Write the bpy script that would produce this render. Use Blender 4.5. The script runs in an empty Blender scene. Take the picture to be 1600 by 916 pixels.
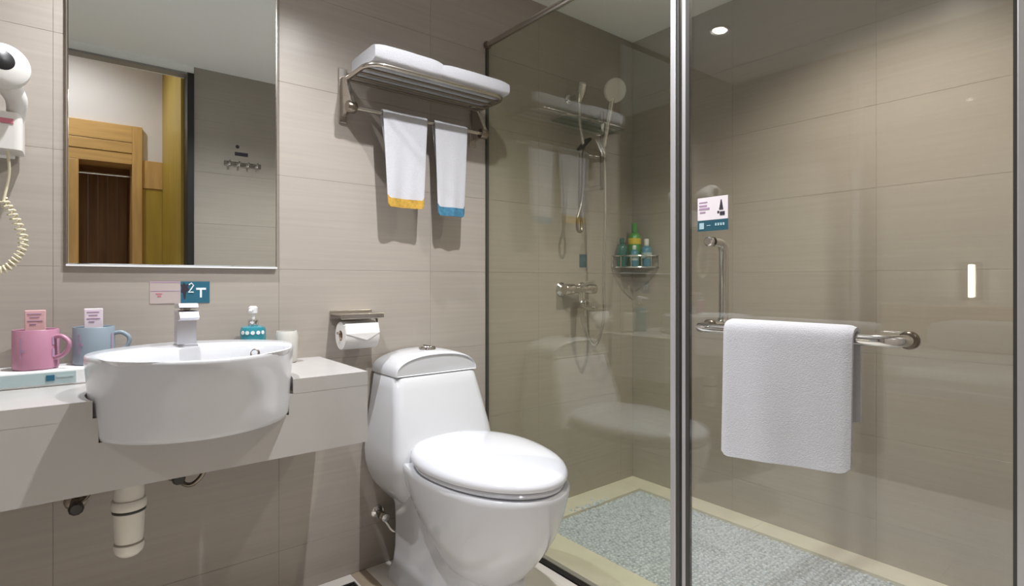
import bpy, bmesh, math, random
from mathutils import Vector, Matrix
random.seed(7)
SC = bpy.context.scene
COL = SC.collection
PI = math.pi

# ------------------------------------------------------------------ camera, world, exposure
cam = bpy.data.cameras.new('camera'); cam.sensor_width = 36.0
cam.lens = 856 / 1600 * 36.0; cam.shift_y = -18 / 1600; cam.clip_start = 0.02
camo = bpy.data.objects.new('camera', cam); COL.objects.link(camo)
camo.location = (0, 0, 1.036); camo.rotation_euler = (PI / 2, 0, -math.radians(38.67))
SC.camera = camo
w = bpy.data.worlds.new('world'); SC.world = w; w.use_nodes = True
w.node_tree.nodes['Background'].inputs[0].default_value = (0.5, 0.5, 0.5, 1)
w.node_tree.nodes['Background'].inputs[1].default_value = 0.15
SC.view_settings.view_transform = 'Standard'; SC.view_settings.look = 'None'
SC.view_settings.gamma = 1.0; SC.view_settings.use_curve_mapping = False
SC.view_settings.exposure = 1.35
# downlights: x, y, watts, cone in degrees, colour
WARM = (1.0, 0.93, 0.84); COOL = (0.97, 0.98, 1.0)
DOWNLIGHTS = [(0.18, 1.50, 30, 116, COOL, 'recessed ceiling downlight above the wash basin'),
              (0.82, 0.98, 38, 140, COOL, 'recessed ceiling downlight above the toilet'),
              (1.74, 0.62, 30, 130, WARM, 'recessed ceiling downlight inside the shower'),
              (-0.1, -0.50, 13, 150, COOL, 'recessed ceiling downlight in the corridor'),
              (-1.5, 0.35, 20, 150, COOL, 'recessed ceiling downlight in the bedroom')]

# ------------------------------------------------------------------ materials
def lin(c):
    return tuple((x / 12.92 if x <= 0.04045 else ((x + 0.055) / 1.055) ** 2.4) for x in c)
def rgb(r, g, b): return lin((r / 255, g / 255, b / 255))
M = {}
def mat(name, col, rough=0.5, metal=0.0, spec=0.5, bump=0, bscale=200, var=0, vscale=(8, 8, 8), coat=0, emit=0, rnd=0, sheen=0):
    m = bpy.data.materials.new(name); m.use_nodes = True; nt = m.node_tree; N = nt.nodes; L = nt.links
    b = N['Principled BSDF']
    b.inputs['Base Color'].default_value = (*col, 1); b.inputs['Roughness'].default_value = rough
    b.inputs['Metallic'].default_value = metal; b.inputs['Specular IOR Level'].default_value = spec
    b.inputs['Coat Weight'].default_value = coat; b.inputs['Coat Roughness'].default_value = 0.08
    if sheen: b.inputs['Sheen Weight'].default_value = sheen
    if emit:
        b.inputs['Emission Color'].default_value = (*col, 1); b.inputs['Emission Strength'].default_value = emit
    geo = N.new('ShaderNodeNewGeometry')
    if var or rnd:
        mp = N.new('ShaderNodeMapping'); mp.inputs['Scale'].default_value = vscale
        L.new(geo.outputs['Position'], mp.inputs['Vector'])
        nz = N.new('ShaderNodeTexNoise'); nz.inputs['Scale'].default_value = 1; nz.inputs['Detail'].default_value = 4
        L.new(mp.outputs[0], nz.inputs['Vector'])
        mr = N.new('ShaderNodeMapRange'); mr.inputs[1].default_value = 0.25; mr.inputs[2].default_value = 0.75
        mr.inputs[3].default_value = 1 - var; mr.inputs[4].default_value = 1 + var
        L.new(nz.outputs[0], mr.inputs[0])
        out = mr.outputs[0]
        if rnd:
            oi = N.new('ShaderNodeObjectInfo'); m2 = N.new('ShaderNodeMapRange')
            m2.inputs[3].default_value = 1 - rnd; m2.inputs[4].default_value = 1 + rnd
            L.new(oi.outputs['Random'], m2.inputs[0])
            mu = N.new('ShaderNodeMath'); mu.operation = 'MULTIPLY'
            L.new(out, mu.inputs[0]); L.new(m2.outputs[0], mu.inputs[1]); out = mu.outputs[0]
        vm = N.new('ShaderNodeVectorMath'); vm.operation = 'SCALE'; vm.inputs[0].default_value = col
        L.new(out, vm.inputs['Scale']); L.new(vm.outputs[0], b.inputs['Base Color'])
    if bump:
        nb = N.new('ShaderNodeTexNoise'); nb.inputs['Scale'].default_value = bscale; nb.inputs['Detail'].default_value = 3
        L.new(geo.outputs['Position'], nb.inputs['Vector'])
        bp = N.new('ShaderNodeBump'); bp.inputs['Strength'].default_value = bump; bp.inputs['Distance'].default_value = 0.004
        L.new(nb.outputs[0], bp.inputs['Height']); L.new(bp.outputs[0], b.inputs['Normal'])
    M[name] = m
    return m
def glass_mat(name, tint, ior, rough=0.0):
    m = bpy.data.materials.new(name); m.use_nodes = True; nt = m.node_tree; N = nt.nodes; L = nt.links
    N.remove(N['Principled BSDF'])
    tr = N.new('ShaderNodeBsdfTransparent'); tr.inputs[0].default_value = (*tint, 1)
    gl = N.new('ShaderNodeBsdfGlossy'); gl.inputs['Roughness'].default_value = rough
    geo = N.new('ShaderNodeNewGeometry')
    dt = N.new('ShaderNodeVectorMath'); dt.operation = 'DOT_PRODUCT'
    L.new(geo.outputs['Incoming'], dt.inputs[0]); L.new(geo.outputs['Normal'], dt.inputs[1])
    def mth(op, x, y=None):
        n = N.new('ShaderNodeMath'); n.operation = op
        for i, q in enumerate((x, y)):
            if q is None: continue
            if isinstance(q, (int, float)): n.inputs[i].default_value = q
            else: L.new(q, n.inputs[i])
        return n.outputs[0]
    f0 = ((ior - 1) / (ior + 1)) ** 2      # Schlick's approximation of the Fresnel term, the same on both faces
    fac = mth('ADD', mth('MULTIPLY', mth('POWER', mth('SUBTRACT', 1.0, mth('ABSOLUTE', dt.outputs['Value'])), 5.0), 1 - f0), f0)
    mx = N.new('ShaderNodeMixShader')
    L.new(fac, mx.inputs[0]); L.new(tr.outputs[0], mx.inputs[1]); L.new(gl.outputs[0], mx.inputs[2])
    L.new(mx.outputs[0], N['Material Output'].inputs[0]); M[name] = m
    return m
mat('tile', (0.385, 0.345, 0.305), 0.28, spec=0.4, var=0.05, vscale=(2.5, 2.5, 95), rnd=0.012)
mat('grout', (0.40, 0.365, 0.325), 0.8)
mat('ceiling', (0.93, 0.94, 0.94), 0.9)
mat('marble', (0.76, 0.71, 0.66), 0.3, var=0.06, vscale=(9, 9, 9))
mat('cream_stone', (0.70, 0.665, 0.57), 0.35, var=0.06, vscale=(12, 12, 12))
mat('beige_stone', (0.40, 0.32, 0.24), 0.35, var=0.1, vscale=(9, 9, 9))
mat('pale_stone', (0.76, 0.72, 0.66), 0.4, var=0.08, vscale=(9, 9, 9))
mat('pebble', (0.60, 0.65, 0.74), 0.4, var=0.35, vscale=(70, 70, 70))
mat('pebble_bed', (0.42, 0.43, 0.44), 0.8)
mat('counter', (0.48, 0.46, 0.445), 0.25, var=0.02, vscale=(14, 14, 14))
mat('ceramic', (0.61, 0.615, 0.645), 0.18, spec=0.5, coat=0.25)
mat('seat_plastic', (0.70, 0.71, 0.76), 0.16, coat=0.3)
mat('chrome', (0.72, 0.71, 0.70), 0.12, 1.0)
mat('brushed_chrome', (0.70, 0.70, 0.74), 0.3, 1.0)
mat('steel', (0.56, 0.52, 0.47), 0.22, 1.0)
mat('dark_steel', (0.26, 0.22, 0.18), 0.28, 1.0)
mat('alu', (0.50, 0.49, 0.50), 0.42, 0.55)
mat('grey_paint', (0.28, 0.27, 0.26), 0.5)
mat('black', (0.012, 0.011, 0.012), 0.4)
mat('seal', (0.045, 0.042, 0.038), 0.4)
mat('towel', (0.52, 0.52, 0.555), 0.95, bump=0.4, bscale=380, sheen=0.3, var=0.05, vscale=(220, 220, 220))
mat('towel_yellow', (0.50, 0.30, 0.05), 0.95, bump=0.5, bscale=420, var=0.25, vscale=(90, 90, 90))
mat('towel_blue', (0.05, 0.18, 0.29), 0.95, bump=0.5, bscale=420, var=0.3, vscale=(90, 90, 90))
mat('paper', (0.72, 0.70, 0.69), 0.9)
mat('card', (0.45, 0.33, 0.24), 0.9)
mat('pvc', (0.72, 0.69, 0.62), 0.4)
mat('pink', (0.46, 0.215, 0.31), 0.35)
mat('bluegrey', (0.24, 0.295, 0.345), 0.35)
mat('pink_pack', (0.66, 0.40, 0.41), 0.5)
mat('white_pack', (0.72, 0.62, 0.68), 0.5)
mat('print_dark', (0.03, 0.022, 0.035), 0.6)
mat('print_red', (0.50, 0.16, 0.20), 0.6)
mat('print_mauve', (0.42, 0.28, 0.42), 0.6)
mat('white', (0.82, 0.82, 0.82), 0.4)
mat('cream_plastic', (0.62, 0.60, 0.57), 0.35)
mat('cord', (0.72, 0.66, 0.48), 0.5)
mat('teal', (0.02, 0.12, 0.185), 0.45)
mat('teal_dark', (0.015, 0.085, 0.12), 0.45)
mat('teal_liquid', (0.03, 0.24, 0.30), 0.2, coat=0.5)
mat('teal_pale', (0.40, 0.50, 0.51), 0.4)
mat('sign_pink', (0.46, 0.385, 0.365), 0.4)
mat('sign_white', (0.78, 0.72, 0.76), 0.4)
mat('glyph', (0.80, 0.88, 0.90), 0.4)
mat('glyph_pale', (0.38, 0.55, 0.62), 0.4)
mat('green', (0.07, 0.33, 0.06), 0.3, coat=0.4)
mat('bottle_blue', (0.07, 0.24, 0.36), 0.3, coat=0.4)
mat('bottle_teal', (0.03, 0.16, 0.14), 0.3, coat=0.4)
mat('yellow', (0.75, 0.55, 0.05), 0.35)
mat('pine', (0.62, 0.37, 0.13), 0.45, var=0.2, vscale=(30, 30, 3))
mat('pine_rail', (0.62, 0.37, 0.13), 0.45, var=0.2, vscale=(3, 30, 40))
mat('walnut', (0.30, 0.135, 0.035), 0.45, var=0.3, vscale=(28, 28, 2))
mat('ochre', (0.46, 0.31, 0.045), 0.45, var=0.12, vscale=(20, 20, 2))
mat('plaster', (0.74, 0.69, 0.68), 0.9)
mat('carpet', (0.2, 0.16, 0.13), 0.95)
mat('linen', (0.8, 0.78, 0.76), 0.9)
mat('lamp_on', (1.0, 0.9, 0.72), 0.5, emit=9)
mat('lens_on', (1.0, 0.97, 0.92), 0.5, emit=14)
mat('cushion_red', (0.5, 0.13, 0.12), 0.9)
mat('cushion_blue', (0.16, 0.3, 0.5), 0.9)
mat('cushion_green', (0.14, 0.4, 0.3), 0.9)
mat('mirror', (0.80, 0.83, 0.81), 0.0, 1.0)
glass_mat('screen_glass', (0.92, 0.935, 0.88), 1.8)
glass_mat('door_glass', (0.94, 0.945, 0.92), 1.8)
glass_mat('clear_glass', (0.96, 0.98, 0.97), 1.45)
glass_mat('shelf_glass', (0.80, 0.88, 0.84), 1.5)

# ------------------------------------------------------------------ helpers
WL = {}
def reg(o, loc): WL[o.name] = Vector(loc)
def wloc(o): return WL[o.name] if o else Vector((0, 0, 0))
def tag(o, label, cat, group=None):
    o['label'] = label; o['category'] = cat
    if group: o['group'] = group
    return o
def thing(name, label, cat, loc, group=None):
    o = bpy.data.objects.new(name, None); o.empty_display_size = 0.05; COL.objects.link(o)
    o.location = loc; reg(o, loc); return tag(o, label, cat, group)
def obj(name, bm, m, parent=None, smooth=False, bevel=0, angle=40):
    """bm is in world coordinates; linked as one mesh under parent"""
    bmesh.ops.recalc_face_normals(bm, faces=bm.faces[:])
    if parent: org = wloc(parent)
    else:
        xs = [v.co for v in bm.verts]
        org = Vector(((min(v.x for v in xs) + max(v.x for v in xs)) / 2, (min(v.y for v in xs) + max(v.y for v in xs)) / 2, min(v.z for v in xs)))
    bmesh.ops.translate(bm, verts=bm.verts[:], vec=-org)
    me = bpy.data.meshes.new(name); bm.to_mesh(me); bm.free()
    if smooth:
        for p in me.polygons: p.use_smooth = True
        me.set_sharp_from_angle(angle=math.radians(angle))
    me.materials.append(M[m])
    o = bpy.data.objects.new(name, me); COL.objects.link(o)
    if parent: o.parent = parent
    else: o.location = org
    reg(o, org)
    if bevel:
        md = o.modifiers.new('bevel', 'BEVEL'); md.width = bevel; md.segments = 2; md.limit_method = 'ANGLE'
    return o
def struct(name, bm, m, **k):
    o = obj(name, bm, m, **k); o['kind'] = 'structure'; return o
def nb(): return bmesh.new()
def box(bm, x0, x1, y0, y1, z0, z1):
    vs = [bm.verts.new((x, y, z)) for z in (z0, z1) for x, y in ((x0, y0), (x1, y0), (x1, y1), (x0, y1))]
    for f in ((0, 3, 2, 1), (4, 5, 6, 7), (0, 1, 5, 4), (1, 2, 6, 5), (2, 3, 7, 6), (3, 0, 4, 7)):
        bm.faces.new([vs[i] for i in f])
    return bm
def B(*a): return box(nb(), *a)
def loft(bm, rings, cap=True, closed=False):
    R = [[bm.verts.new(p) for p in r] for r in rings]
    n = len(R[0]); k = len(R)
    for i in range(k if closed else k - 1):
        a, b = R[i], R[(i + 1) % k]
        for j in range(n):
            bm.faces.new((a[j], a[(j + 1) % n], b[(j + 1) % n], b[j]))
    if cap and not closed:
        bm.faces.new(R[0][::-1]); bm.faces.new(R[-1])
    return bm
def smoothpath(pts, sub=8):
    P = [Vector(p) for p in pts]; P = [2 * P[0] - P[1]] + P + [2 * P[-1] - P[-2]]; out = []
    for i in range(1, len(P) - 2):
        a, b, c, d = P[i - 1:i + 3]
        for k in range(sub):
            t = k / sub
            out.append(0.5 * (2 * b + (c - a) * t + (2 * a - 5 * b + 4 * c - d) * t * t + (3 * b - a - 3 * c + d) * t ** 3))
    out.append(P[-2]); return out
def tube(bm, pts, r, n=12, cap=True, smooth=0):
    if smooth: pts = smoothpath(pts, smooth)
    P = [Vector(p) for p in pts]; rings = []
    rr = r if isinstance(r, (list, tuple)) else [r] * len(P)
    t0 = (P[1] - P[0]).normalized(); up = Vector((0, 0, 1)) if abs(t0.z) < 0.9 else Vector((1, 0, 0))
    nrm = t0.cross(up).normalized()
    for i, p in enumerate(P):
        t = (P[min(i + 1, len(P) - 1)] - P[max(i - 1, 0)]).normalized()
        nrm = (nrm - t * nrm.dot(t)).normalized(); bi = t.cross(nrm)
        rings.append([p + (nrm * math.cos(2 * PI * k / n) + bi * math.sin(2 * PI * k / n)) * rr[i] for k in range(n)])
    return loft(bm, rings, cap)
def lathe(bm, prof, c, axis=(0, 0, 1), n=24, cap=True):
    ax = Vector(axis).normalized(); q = Vector((0, 0, 1)).rotation_difference(ax); c = Vector(c)
    rings = [[c + q @ Vector((max(r, 1e-4) * math.cos(2 * PI * k / n), max(r, 1e-4) * math.sin(2 * PI * k / n), z)) for k in range(n)] for r, z in prof]
    return loft(bm, rings, cap)
def egg(cx, cy, rx, rf, rb, z, n=48, e=1.0):
    out = []
    for k in range(n):
        a = 2 * PI * k / n; c, s = math.cos(a), math.sin(a)
        out.append(Vector((cx + rx * math.copysign(abs(c) ** e, c), cy + (rb if s > 0 else rf) * math.copysign(abs(s) ** e, s), z)))
    return out
def rrect(x0, x1, y0, y1, z, rf, rb, seg=5):
    """rounded rectangle; rf radius of the -y corners, rb of the +y corners"""
    out = []
    for cx, cy, r, a0 in ((x1 - rb, y1 - rb, rb, 0), (x0 + rb, y1 - rb, rb, 90), (x0 + rf, y0 + rf, rf, 180), (x1 - rf, y0 + rf, rf, 270)):
        for k in range(seg + 1):
            a = math.radians(a0 + 90 * k / seg); out.append(Vector((cx + r * math.cos(a), cy + r * math.sin(a), z)))
    return out
def prism(bm, pts, z0, z1):
    return loft(bm, [[(x, y, z0) for x, y in pts], [(x, y, z1) for x, y in pts]])

# ------------------------------------------------------------------ room geometry
YB = 1.87      # face of the back wall (mirror wall)
XR = 2.317     # face of the shower's far wall
XL = -0.60     # face of the left wall
YF = 0.010     # face of the wall behind the camera
ZC = 2.304
XG = 1.36      # shower glass plane
TH = 0.0018
JZ = [0.0, 0.155, 0.462, 0.769, 1.076, 1.383, 1.690, 1.997, ZC]
TILE_MESH = {}
def tile_mesh(a, h, ax):
    key = (round(a, 3), round(h, 3), ax)
    if key in TILE_MESH: return TILE_MESH[key]
    bm = nb(); g = 0.0003; c = 0.0004
    a2, h2 = a / 2 - g, h / 2 - g
    def P(s, t, d):    # d: depth, 0 at the face
        return (s, d, t) if ax == 'y' else (d, s, t)
    rings = [[P(i * a2, j * h2, d) for i, j in ((-1, -1), (1, -1), (1, 1), (-1, 1))] for d in (TH, c)]
    rings.append([P(i * (a2 - c), j * (h2 - c), 0) for i, j in ((-1, -1), (1, -1), (1, 1), (-1, 1))])
    loft(bm, rings); bmesh.ops.recalc_face_normals(bm, faces=bm.faces[:])
    me = bpy.data.meshes.new('tile'); bm.to_mesh(me); bm.free(); me.materials.append(M['tile'])
    TILE_MESH[key] = me
    return me
def tile_wall(wall, ax, face, sgn, cuts, zs=JZ, skip=None):
    """sgn +1: wall body lies at greater coordinate than the face"""
    base = wloc(wall)
    for a, b in zip(cuts[:-1], cuts[1:]):
        for z0, z1 in zip(zs[:-1], zs[1:]):
            if skip and skip((a + b) / 2, (z0 + z1) / 2): continue
            o = bpy.data.objects.new('tile', tile_mesh(b - a, z1 - z0, ax)); COL.objects.link(o)
            m, zc = (a + b) / 2, (z0 + z1) / 2
            p = Vector((m, face, zc)) if ax == 'y' else Vector((face, m, zc))
            o.parent = wall; o.location = p - base
            if sgn < 0: o.rotation_euler = (0, 0, PI)
wb = struct('wall_back', B(XL - 0.1, XR + 0.1, YB + TH, YB + 0.12, 0, ZC), 'grout')
tile_wall(wb, 'y', YB, 1, [XL, -0.042, 0.523, 1.088, 1.653, 2.218, XR])
wr = struct('wall_right', B(XR + TH, XR + 0.12, -0.11, YB + TH, 0, ZC), 'grout')
tile_wall(wr, 'x', XR, 1, [YF, 0.175, 0.74, 1.305, YB])
bm = nb(); box(bm, 0.555, XR + TH, -0.11, YF - TH, 0, ZC)
wf = struct('wall_front', bm, 'grout')
tile_wall(wf, 'y', YF, -1, [0.556, 1.12, 1.685, XR])
struct('trim_1', B(XL - 0.1, 0.555, -0.11, YF, 2.262, ZC), 'ceiling')
# left wall: solid tiled part beside the basin and a low tiled part below the bedroom window
bm = nb(); box(bm, XL - 0.12, XL - TH, 1.187, YB + TH, 0, ZC); box(bm, XL - 0.12, XL - TH, -0.11, 1.187, 0, 0.462); box(bm, XL - 0.12, XL - TH, -0.11, 1.187, 2.16, ZC)
wl = struct('wall_left', bm, 'grout')
tile_wall(wl, 'x', XL, -1, [1.187, YB])
tile_wall(wl, 'x', XL, -1, [YF, 0.6, 1.187], zs=[0, 0.155, 0.462])
bm = nb()
for a in ((-0.11, 1.187, 0.462, 0.50), (-0.11, 1.187, 2.12, 2.16), (1.147, 1.187, 0.50, 2.12), (-0.11, -0.07, 0.50, 2.12)):
    box(bm, XL - 0.09, XL - 0.02, a[0], a[1], a[2], a[3])
wi = struct('window_1', bm, 'alu')
obj('pane', B(XL - 0.06, XL - 0.052, -0.07, 1.147, 0.50, 2.12), 'clear_glass', wi)
struct('ceiling', B(XL - 0.12, XR + 0.12, -0.11, YB + 0.12, ZC, ZC + 0.08), 'ceiling')
struct('ceiling_corridor', B(-2.7, 0.56, -1.55, -0.112, 2.75, 2.83), 'ceiling')
struct('ceiling_bedroom', B(-2.7, XL - 0.122, -0.110, YB + 0.12, 2.75, 2.83), 'ceiling')
struct('wall_bulkhead', B(XL - 0.12, XR, -0.11, -0.02, ZC + 0.081, 2.75), 'plaster')
struct('wall_bulkhead_left', B(XL - 0.12, XL - 0.03, -0.019, YB, ZC + 0.081, 2.75), 'plaster')

# floor of the bathroom: light stone borders, beige field, dark field below the basin
fl = struct('floor', B(XL - 0.1, XR + 0.12, -1.2, YB + 0.12, -0.10, -0.014), 'grout')
def slabs(name, rects, m, z1=0.0, z0=-0.014):
    for x0, x1, y0, y1 in rects:
        obj(name, B(x0 + 0.0004, x1 - 0.0004, y0 + 0.0004, y1 - 0.0004, z0, z1), m, fl)
slabs('border_stone', [(XL, 0.765, 1.815, YB), (0.82, 1.0, 1.12, YB), (1.0, 1.30, 1.815, YB), (1.30, 1.34, YF, YB)], 'marble')
slabs('floor_stone', [(0.765, 0.82, 1.12, YB)], 'beige_stone')
slabs('floor_stone', [(0.765, 1.0, 0.56, 1.12), (0.765, 1.0, YF, 0.56), (1.0, 1.30, 1.2, 1.815), (1.0, 1.30, 0.6, 1.2), (1.0, 1.30, YF, 0.6)], 'pale_stone')
slabs('floor_stone', [(XL + i * 0.455, XL + (i + 1) * 0.455, y0, y1) for i in range(3) for y0, y1 in ((1.12, 1.815), (0.56, 1.12), (YF, 0.56)) if i < 3 and XL + (i + 1) * 0.455 < 0.80], 'pale_stone')
# shower floor
slabs('track', [(1.343, 1.362, YF, YB)], 'black', 0.006)
slabs('track', [(1.365, 1.385, YF, YB)], 'alu', 0.008)
slabs('curb_stone', [(1.386, 1.548, 0.97, YB), (1.386, 1.548, YF, 0.97)], 'cream_stone', 0.004)
slabs('curb_stone', [(2.205, XR, 1.16, YB), (2.205, XR, 0.45, 1.16), (2.205, XR, YF, 0.45)], 'cream_stone', 0.004)
slabs('curb_stone', [(1.548, 2.205, 1.735, YB)], 'cream_stone', 0.004)
slabs('shower_bed', [(1.548, 2.205, YF, 1.735)], 'pebble_bed', -0.008)
bm = nb()
def pebble(bm, x, y, z, r):
    k = 6; a0 = random.random() * PI; sx = random.uniform(0.8, 1.2); h = random.uniform(0.004, 0.008)
    lo = [bm.verts.new((x + r * sx * math.cos(a0 + 2 * PI * i / k), y + r / sx * math.sin(a0 + 2 * PI * i / k), z - 0.002)) for i in range(k)]
    hi = [bm.verts.new((v.co.x * 0.66 + x * 0.34, v.co.y * 0.66 + y * 0.34, z + h)) for v in lo]
    for i in range(k): bm.faces.new((lo[i], lo[(i + 1) % k], hi[(i + 1) % k], hi[i]))
    bm.faces.new(hi)
s = 0.0165; ny = int(1.72 / s); nx = int(0.655 / s)
for j in range(ny):
    for i in range(nx):
        x = 1.556 + (i + 0.5 * (j % 2)) * s; y = YF + 0.01 + j * s
        if x < 2.198: pebble(bm, x + random.uniform(-.002, .002), y + random.uniform(-.002, .002), -0.007, s * 0.52)
# loose edge of the pebble bed spilling on to the stone at the back
for i in range(26):
    pebble(bm, 1.84 + random.uniform(-0.10, 0.13), 1.735 + abs(random.gauss(0, 0.02)), 0.004, s * 0.5)
o = obj('pebbles', bm, 'pebble', fl); o['kind'] = 'stuff'
# round floor drain set in the dark stone below the basin
t = thing('floor_drain', 'dark metal floor drain set in the brown floor beside the toilet', 'drain', (0.70, 1.765, 0.0))
obj('drain_frame', B(0.645, 0.755, 1.715, 1.812, 0.0, 0.004), 'dark_steel', t, bevel=0.001)
for k in range(6): obj('drain_slat', B(0.652, 0.748, 1.722 + k * 0.0145, 1.730 + k * 0.0145, 0.004, 0.008), 'black', t)

# ------------------------------------------------------------------ doorway, corridor and bedroom (seen in the mirror and in the glass)
struct('door_1', B(0.520, 0.555, -0.11, YF + 0.012, 0, 2.262), 'black', bevel=0.002)
struct('trim_2', B(XL - 0.1, 0.520, -0.06, YF + 0.006, 2.250, 2.262), 'grey_paint')
struct('trim_3', B(XL - 0.09, XL - 0.02, -0.11, YF + 0.012, 0, 2.250), 'black')
struct('wall_corridor_end', B(0.505, 0.56, -1.0, -0.112, 0, 2.75), 'ochre')
bm = nb(); box(bm, -2.7, -0.035, -1.2, -1.0, 0, 2.75); box(bm, -0.035, 0.382, -1.2, -1.0, 2.13, 2.75); box(bm, 0.382, 0.56, -1.2, -1.0, 1.90, 2.75)
struct('wall_corridor', bm, 'plaster')
wd = thing('wardrobe', 'pine framed wardrobe with dark brown interior reflected in the mirror', 'wardrobe', (0.17, -1.0, 0))
obj('frame_post', B(-0.035, 0.027, -1.2, -0.975, 0, 1.86), 'pine', wd, bevel=0.003)
obj('frame_post', B(0.322, 0.382, -1.2, -0.965, 0, 2.13), 'pine', wd, bevel=0.003)
for z0, z1, d in ((1.86, 1.935, 0.975), (1.937, 2.01, 0.97), (2.012, 2.13, 0.968)):
    obj('header_board', B(-0.035, 0.322, -1.2, -d, z0, z1), 'pine_rail', wd, bevel=0.003)
for k in range(5):
    obj('back_board', B(0.027 + k * 0.059, 0.085 + k * 0.059, -1.5, -1.485, 0, 1.86), 'walnut', wd, bevel=0.002)
obj('side_panel', B(0.322, 0.34, -1.5, -1.2, 0, 1.88), 'walnut', wd)
obj('side_panel', B(0.009, 0.027, -1.5, -1.2, 0, 1.88), 'walnut', wd)
obj('top_panel', B(0.009, 0.34, -1.5, -1.2, 1.862, 1.88), 'walnut', wd)
obj('hanging_rail', tube(nb(), [(0.027, -1.15, 1.80), (0.322, -1.15, 1.80)], 0.009), 'chrome', wd, smooth=True)
cp = thing('wall_panel', 'ochre wooden panel with a pale pine top beside the wardrobe', 'panel', (0.44, -1.0, 0))
obj('panel_board', B(0.384, 0.504, -1.02, -0.99, 0, 1.70), 'ochre', cp, bevel=0.002)
obj('panel_head', B(0.384, 0.504, -1.02, -0.982, 1.702, 1.90), 'pine', cp, bevel=0.002)

struct('floor_bedroom', B(-2.7, XL - 0.12, -1.2, YB + 0.12, -0.10, 0.0), 'carpet')
struct('wall_bedroom_end', B(-2.7, -2.6, -1.0, YB, 0, 2.75), 'plaster')
struct('wall_bedroom_side', B(-2.7, XL - 0.12, YB, YB + 0.12, 0, 2.75), 'plaster')
bd = thing('bed', 'bed with white linen seen through the bedroom window', 'bed', (-1.75, 0.75, 0))
obj('bed_base', B(-2.508, -0.85, 0.2, 1.6, 0.0, 0.36), 'walnut', bd, bevel=0.01)
obj('mattress', B(-2.50, -0.87, 0.22, 1.58, 0.36, 0.56), 'linen', bd, bevel=0.05, smooth=True)
obj('headboard', B(-2.552, -2.51, 0.15, 1.65, 0, 0.85), 'pine', bd, bevel=0.01)
def cushion(name, label, c, sx, sy, sz, m, tilt=0):
    bm = nb(); rings = []
    for z in (-1, -0.8, -0.45, 0, 0.45, 0.8, 1):
        k = (1 - abs(z) ** 3) ** 0.5 * 0.30 + 0.70 if abs(z) < 1 else 0.62
        rings.append(rrect(-sx * k, sx * k, -sy * k, sy * k, z * sz, min(sx, sy) * 0.35, min(sx, sy) * 0.35))
    loft(bm, rings)
    bmesh.ops.transform(bm, matrix=Matrix.Translation(c) @ Matrix.Rotation(tilt, 4, 'Y'), verts=bm.verts[:])
    return tag(obj(name, bm, m, smooth=True, angle=80), label, 'pillow' if name == 'pillow' else 'cushion')
cushion('pillow', 'plump white pillow lying on the bed', (-2.15, 0.90, 0.662), 0.20, 0.30, 0.10, 'linen')
cc = cushion('cushion', 'coloured blue cushion propped at the edge of the bed', (-1.45, 0.50, 0.73), 0.17, 0.14, 0.06, 'cushion_blue', PI / 2 - 0.3)
lm = thing('bedside_lamp', 'slim bedside wall lamp with a glowing vertical tube', 'lamp', (-2.6, 1.06, 0.90))
obj('back_plate', B(-2.6, -2.575, 1.00, 1.12, 0.90, 1.18), 'steel', lm, bevel=0.003)
obj('lamp_tube', lathe(nb(), [(0.0, 0), (0.016, 0.003), (0.016, 0.247), (0, 0.25)], (-2.55, 1.06, 0.915)), 'lamp_on', lm, smooth=True)

# ------------------------------------------------------------------ downlights
for x, y, pw, cone, c, lab in DOWNLIGHTS:
    zc = ZC if x > XL and y > 0 else 2.75
    t = thing('downlight', lab, 'ceiling light', (x, y, zc), 'recessed ceiling downlights')
    obj('trim_ring', lathe(nb(), [(0.050, -0.001), (0.052, -0.006), (0.044, -0.010), (0.036, -0.005), (0.036, -0.001)], (x, y, zc), n=32), 'white', t, smooth=True)
    obj('lens', lathe(nb(), [(0.0, -0.006), (0.030, -0.006), (0.030, -0.003), (0, -0.003)], (x, y, zc), n=32), 'lens_on', t)
    l = bpy.data.lights.new('downlight_lamp', 'SPOT'); l.energy = pw; l.spot_size = math.radians(cone); l.spot_blend = 0.85
    l.shadow_soft_size = 0.016; l.color = c
    lo = bpy.data.objects.new('downlight_lamp', l); COL.objects.link(lo); lo.parent = t; lo.location = (0, 0, -0.02)

# ------------------------------------------------------------------ mirror
t = thing('mirror', 'large frameless rectangular mirror above the wash basin', 'mirror', (0.247, YB, 1.083))
obj('backing', B(-0.008, 0.506, 1.8615, YB, 1.087, 2.26), 'alu', t)
obj('mirror_glass', B(-0.012, 0.510, 1.856, 1.8612, 1.083, 2.264), 'mirror', t, bevel=0.0015)
obj('edge_strip', B(0.5105, 0.514, 1.859, YB, 1.083, 2.264), 'steel', t)
obj('edge_strip', B(-0.016, -0.0125, 1.859, YB, 1.083, 2.264), 'steel', t)
obj('edge_strip', B(-0.016, 0.514, 1.857, YB, 1.077, 1.0825), 'white', t)

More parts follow.
